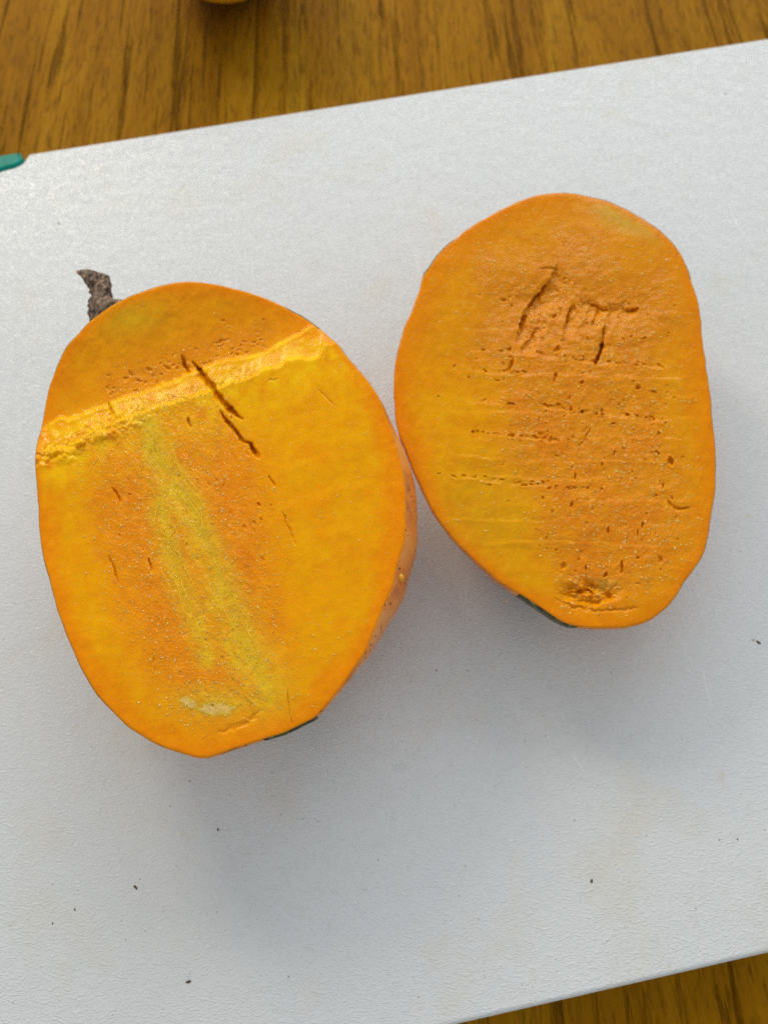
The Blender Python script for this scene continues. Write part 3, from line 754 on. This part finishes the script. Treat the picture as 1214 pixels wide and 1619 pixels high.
def rbl(t):
    g = 0.62 + 0*t
    g = np.where(angd(t, math.atan2(965-650, 862-880)) < 0.15, 0.05, g)
    g = np.where(angd(t, math.atan2(405-650, 690-880)) < 0.12, 0.1, g)
    g = np.where(angd(t, math.atan2(335-650, 990-880)) < 0.3, 0.25, g)
    g = np.where(angd(t, math.atan2(430-650, 1088-880)) < 0.04, 0.1, g)
    return g
br_ = on_z(np.array([880.0]), np.array([660.0]), ZB)[0]
rm = thing('mango_half', 'smaller stemless mango half with pitted torn orange face, right of the stemmed half', 'mango', (br_[0], br_[1], ZB))
surfR, p0R, nR, pxR = make_mango(rm, RO, (880, 650), 0.031, (0.07, -0.07, 1), right_hr, right_c, rt0, rbl, seedn=9)

# ------------------------------------------------------------------ loose fibres standing on the cut faces
def tubes(name, curves, m, parent, sides=4):
    vs = []; fs = []
    for pts, r in curves:
        b = len(vs); pts = np.array(pts)
        for k, p in enumerate(pts):
            d = pts[min(k+1, len(pts)-1)] - pts[max(k-1, 0)]; d = d/np.linalg.norm(d)
            u = np.cross(d, [0.1, 0.2, 1]); u /= np.linalg.norm(u); w = np.cross(d, u)
            rr = r*(0.25 + 0.75*math.sin(math.pi*(0.1+0.8*k/(len(pts)-1))))
            for q in range(sides):
                a = 2*math.pi*q/sides; vs.append(p + rr*(math.cos(a)*u + math.sin(a)*w))
        for k in range(len(pts)-1):
            for q in range(sides):
                a = b+k*sides+q; a2 = b+k*sides+(q+1) % sides; fs.append((a, a2, a2+sides, a+sides))
    o = mesh_obj(name, vs, fs, m, parent); o['kind'] = 'stuff'; return o
def fibre_curves(n, pick, surf, px, ang, spread, lmin, lmax):
    out = []
    for _ in range(n):
        u, v = pick(); a = rng.normal(ang, spread); L = lmin + (lmax-lmin)*rng.random()**2.5
        k = np.linspace(0, 1, 5); curl = rng.normal(0, 0.8)
        uu = u + L*k*math.cos(a) + curl*L*0.35*np.sin(k*2.6)*-math.sin(a); vv = v + L*k*math.sin(a) + curl*L*0.35*np.sin(k*2.6)*math.cos(a)
        P = surf(uu, vv, 0.2)
        P = P + np.array([0, 0, 1])*(np.sin(k*math.pi*0.9)[:, None]*rng.uniform(0.2, 1.8)*px)
        out.append((P, px*rng.uniform(0.28, 0.62)))
    return out
def pickL():
    while True:
        u, v = rng.uniform(120, 470), rng.uniform(570, 1165)
        if rng.random() < left_fr(u, v): return u, v
def pickRidge():
    u = rng.uniform(72, 400); return u, pl_y(Y2, u) + rng.normal(0, 9)
cur = fibre_curves(380, pickL, surfL, pxL, 1.2, 0.5, 2.5, 10) + fibre_curves(280, pickRidge, surfL, pxL, 1.4, 0.9, 3, 13)
for pts in ([(267,850),(272,865),(283,875),(285,884)], [(226,735),(222,745),(224,755)], [(333,715),(338,720),(340,727)], [(222,698),(223,708),(226,716)], [(252,830),(258,848),(262,860)],
            [(274,828),(275,840),(268,850)], [(286,1090),(290,1100)], [(388,1098),(395,1106),(402,1112)], [(344,655),(348,640),(340,642)], [(520,540),(516,552),(514,566)]):
    q = catmull(pts, False, 4); cur.append((surfL(q[:, 0], q[:, 1], 1.2), pxL*0.75))
for k in range(36):
    L0 = LSEED if rng.random() < 0.6 else LSEED2
    q = catmull(L0, False, 10); a = int(rng.uniform(0, len(q)-14)); q = q[a:a+int(rng.uniform(5, 13))]
    o_ = rng.normal(0, 11, 2); w_ = rng.uniform(0, 6)
    q = q + o_ + np.stack([2.5*np.sin(np.arange(len(q))*0.9 + w_), 0*np.arange(len(q))], 1)
    cur.append((surfL(q[:, 0], q[:, 1], 0.25), pxL*rng.uniform(0.55, 0.9)))
tubes('fibres', cur, FIBRE, lm)
def pickR0():
    while True:
        u, v = rng.uniform(700, 1110), rng.uniform(330, 975)
        if rng.random() < 0.12 + right_fr(u, v): return u, v
tubes('fibres', fibre_curves(220, pickR0, surfR, pxR, 0.9, 0.8, 2, 6), FIBRE, rm)

# beads of wet pulp on the cut faces
def beads(name, n, pick, surf, px, ang, parent, rmax):
    ic = bmesh.new(); bmesh.ops.create_icosphere(ic, subdivisions=1, radius=1); ic.verts.ensure_lookup_table()
    bv = np.array([v.co[:] for v in ic.verts]); bf = np.array([[v.index for v in f.verts] for f in ic.faces]); ic.free()
    uv = np.array([pick() for _ in range(n)]); P = surf(uv[:, 0], uv[:, 1], 0.0); a = rng.normal(ang, 0.5, n)
    r = (0.35 + (rmax-0.45)*rng.random(n)**2.6)*px; el = rng.uniform(1.0, 2.6, n)
    d = np.stack([np.cos(a), -np.sin(a), 0*a], 1); e = np.stack([np.sin(a), np.cos(a), 0*a], 1)
    V = P[:, None, :] + (bv[None, :, 0:1]*(r*el)[:, None, None])*d[:, None, :] + (bv[None, :, 1:2]*r[:, None, None])*e[:, None, :] + np.array([0, 0, 1.0])*(bv[None, :, 2:3]*(r*0.5)[:, None, None])
    Fc = bf[None] + (np.arange(n)*len(bv))[:, None, None]
    o = mesh_obj(name, V.reshape(-1, 3), Fc.reshape(-1, 3), BEAD, parent); o['kind'] = 'stuff'; return o
BEAD = simple('wet_pulp', (1.0, 0.53, 0.12), 0.10, None, 0.3); BEAD.node_tree.nodes['Principled BSDF'].inputs['Specular IOR Level'].default_value = 0.45
import bmesh
def pickL2():
    if rng.random() < 0.85: return pickL()
    while True:
        u, v = rng.uniform(80, 620), rng.uniform(480, 1160)
        if poly_sd(np.array([u]), np.array([v]), LO)[0] > 12: return u, v
beads('pulp_beads', 2600, pickL2, surfL, pxL, 1.2, lm, 1.7)
def pickR():
    while True:
        u, v = rng.uniform(680, 1110), rng.uniform(330, 975)
        if rng.random() < 0.10 + right_fr(u, v) and poly_sd(np.array([u]), np.array([v]), RO)[0] > 8: return u, v
beads('pulp_beads', 2800, pickR, surfR, pxR, 0.9, rm, 1.8)

# pale shaved seed husk showing through the flesh
def patch(name, cx, cy, rx, ry, ang, surf, m, parent, lift):
    NA, NR = 48, 12; th = np.linspace(0, 2*math.pi, NA, endpoint=False); s = np.linspace(0.02, 1, NR)
    rr = 1 + 0.16*fbm(np.cos(th)*4+cx, np.sin(th)*4, 1.0, 3)
    X = s[:, None]*rr*np.cos(th)*rx; Y = s[:, None]*rr*np.sin(th)*ry
    ca, sa = math.cos(ang), math.sin(ang)
    U = cx + X*ca - Y*sa; V = cy + X*sa + Y*ca
    lf = lift*(1 - s[:, None]**2*1.6) + 0.25*fbm(U, V, 4, 2)
    P = surf(U.ravel(), V.ravel(), lf.ravel())
    q = quads(NR, NA); T = tris_of(q)[:, ::-1]
    w = np.clip((1 - s[:, None]**1.3)*(0.95 + 1.3*fbm(U, V, 6, 3)), 0, 0.9)
    ec = np.array(GRN); cc = np.ones((NR, NA, 4)); cc[..., :3] = ec + (np.array([0.86, 0.56, 0.20]) - ec)*w[..., None]
    return mesh_obj(name, P, T, FLESH, parent, True, {'tint': ('FLOAT_COLOR', cc.reshape(-1, 4)), 'fibrous': ('FLOAT', np.full(NR*NA, 0.8))})
patch('seed_husk', 341, 1121, 36, 13, 0.06, surfL, SEED, lm, 0.45)
patch('seed_husk', 299, 1111, 20, 10, 0.45, surfL, SEED, lm, 0.4)

# juice drop clinging to the skin
sv = surfL.skin; cv = (sv - CAM) @ M; pj = np.stack([cv[:, 0]/cv[:, 2]*F + W/2, cv[:, 1]/cv[:, 2]*F + H/2], 1)
kk = np.argmin(np.hypot(pj[:, 0]-636, pj[:, 1]-914) - 4000*(sv[:, 2] - p0L[2])*0.5); dr = sv[kk]
bm = bmesh.new(); bmesh.ops.create_icosphere(bm, subdivisions=3, radius=1)
for v in bm.verts: v.co = Vector((v.co.x*0.0010, v.co.y*(0.0011 + 0.0002*v.co.y), v.co.z*0.0012))
for f in bm.faces: f.smooth = True
me = bpy.data.meshes.new('juice_drop'); bm.to_mesh(me); bm.free()
DROP = simple('juice', (0.85, 0.38, 0.01), 0.12, None, 0.4); me.materials.append(DROP)
o = bpy.data.objects.new('juice_drop', me); C.objects.link(o); o.location = dr; o.parent = lm; o.matrix_parent_inverse = Matrix.Translation(-lm.location)

# ------------------------------------------------------------------ dried stem
def limb(pts, m, name, parent, seedv=0, ridges=9, amp=0.16, tip=None):
    """pts: (u, v, z, half width px across, half width px in depth)"""
    D = catmull(np.array(pts, float), False, 9); n = len(D); NA = 40
    cen = np.array([on_z(np.array([d[0]]), np.array([d[1]]), d[2])[0] for d in D])
    vs = []
    for k in range(n):
        t = cen[min(k+1, n-1)] - cen[max(k-1, 0)]; t /= np.linalg.norm(t)
        side = np.cross(t, [0, 0, 1]); side /= np.linalg.norm(side); up = np.cross(side, t)
        for q in range(NA):
            a = 2*math.pi*q/NA
            j = 1 + amp*float(fbm(np.array([a*ridges/6.28 + 0.25*k/ n*3]), np.array([k*0.09 + seedv]), 0.8, 3)[0]) + amp*0.5*float(fbm(np.array([q*0.5]), np.array([k*0.5+seedv]), 1.3, 2)[0])
            vs.append(cen[k] + side*math.cos(a)*D[k, 3]*1.35*pxL*j + up*math.sin(a)*D[k, 4]*1.2*pxL*j)
    q = quads(n, NA); T = tris_of(q)
    b = len(vs); vs += [cen[0], cen[-1]]
    ar = np.arange(NA); T = np.concatenate([T, np.stack([np.full(NA, b), (ar+1) % NA, ar], 1), np.stack([np.full(NA, b+1), (n-1)*NA+ar, (n-1)*NA+(ar+1) % NA], 1)])
    o = mesh_obj(name, vs, T, m, parent)
    bm = bmesh.new(); bm.from_mesh(o.data); bmesh.ops.recalc_face_normals(bm, faces=bm.faces); bm.to_mesh(o.data); bm.free()
    return o
zs = p0L[2] - 0.0030
st = limb([(182,512,zs-.003,30,20),(173,500,zs-.001,27,19),(165,490,zs,21,17),(160,479,zs,16.5,14),(160,468,zs,13.5,13),(160,458,zs,14,13),(157,450,zs+.0004,15,11),(150,443,zs+.0012,14,9),(140,436,zs+.002,9.5,7),(131,432,zs+.0026,5.5,4.5),(122,430,zs+.003,1.6,1.6)],
          BARK, 'stem', lm, 0, 14, 0.30)
s2 = limb([(158,437,zs+.0022,4,5),(166,441,zs+.003,6,5),(174,445,zs+.0028,6,4),(180,449,zs+.0024,4.5,3),(185,454,zs+.002,1.6,1.6)], BARKG, 'stem_stub', lm, 5)
s2.parent = st; s2.matrix_parent_inverse = Matrix.Translation(-Vector(lm.location))

# ------------------------------------------------------------------ yellow fruit, only its lower rim in frame
fz = 0.028; ep = on_z(np.array([347.0]), np.array([-33.0]), fz)[0]; fc = ep + np.array([0, 0.046, 0])
yf = thing('mango', 'whole yellow fruit standing on the wooden table beyond the white board', 'mango', (fc[0], fc[1], 0))
NA, NR = 96, 48; vs = []
for k in range(NR):
    ph = math.pi*(k+0.5)/NR
    for q in range(NA):
        a = 2*math.pi*q/NA; r = math.sin(ph)
        w = 1 + 0.02*math.sin(2*a+1)
        vs.append((fc[0] + 0.033*r*math.cos(a)*w, fc[1] + 0.046*r*math.sin(a)*w, 0.0282 + 0.028*math.cos(ph)))
b = len(vs); vs += [(fc[0], fc[1], 0.0562), (fc[0], fc[1], 0.0002)]
T = tris_of(quads(NR, NA))[:, ::-1]; ar = np.arange(NA)
T = np.concatenate([T, np.stack([np.full(NA, b), ar, (ar+1) % NA], 1), np.stack([np.full(NA, b+1), (NR-1)*NA+(ar+1) % NA, (NR-1)*NA+ar], 1)])
fr = mesh_obj('fruit_body', vs, T, YFRUIT, yf)
bm = bmesh.new(); bm.from_mesh(fr.data); bmesh.ops.recalc_face_normals(bm, faces=bm.faces); bm.to_mesh(fr.data); bm.free()
bpy.context.view_layer.update()
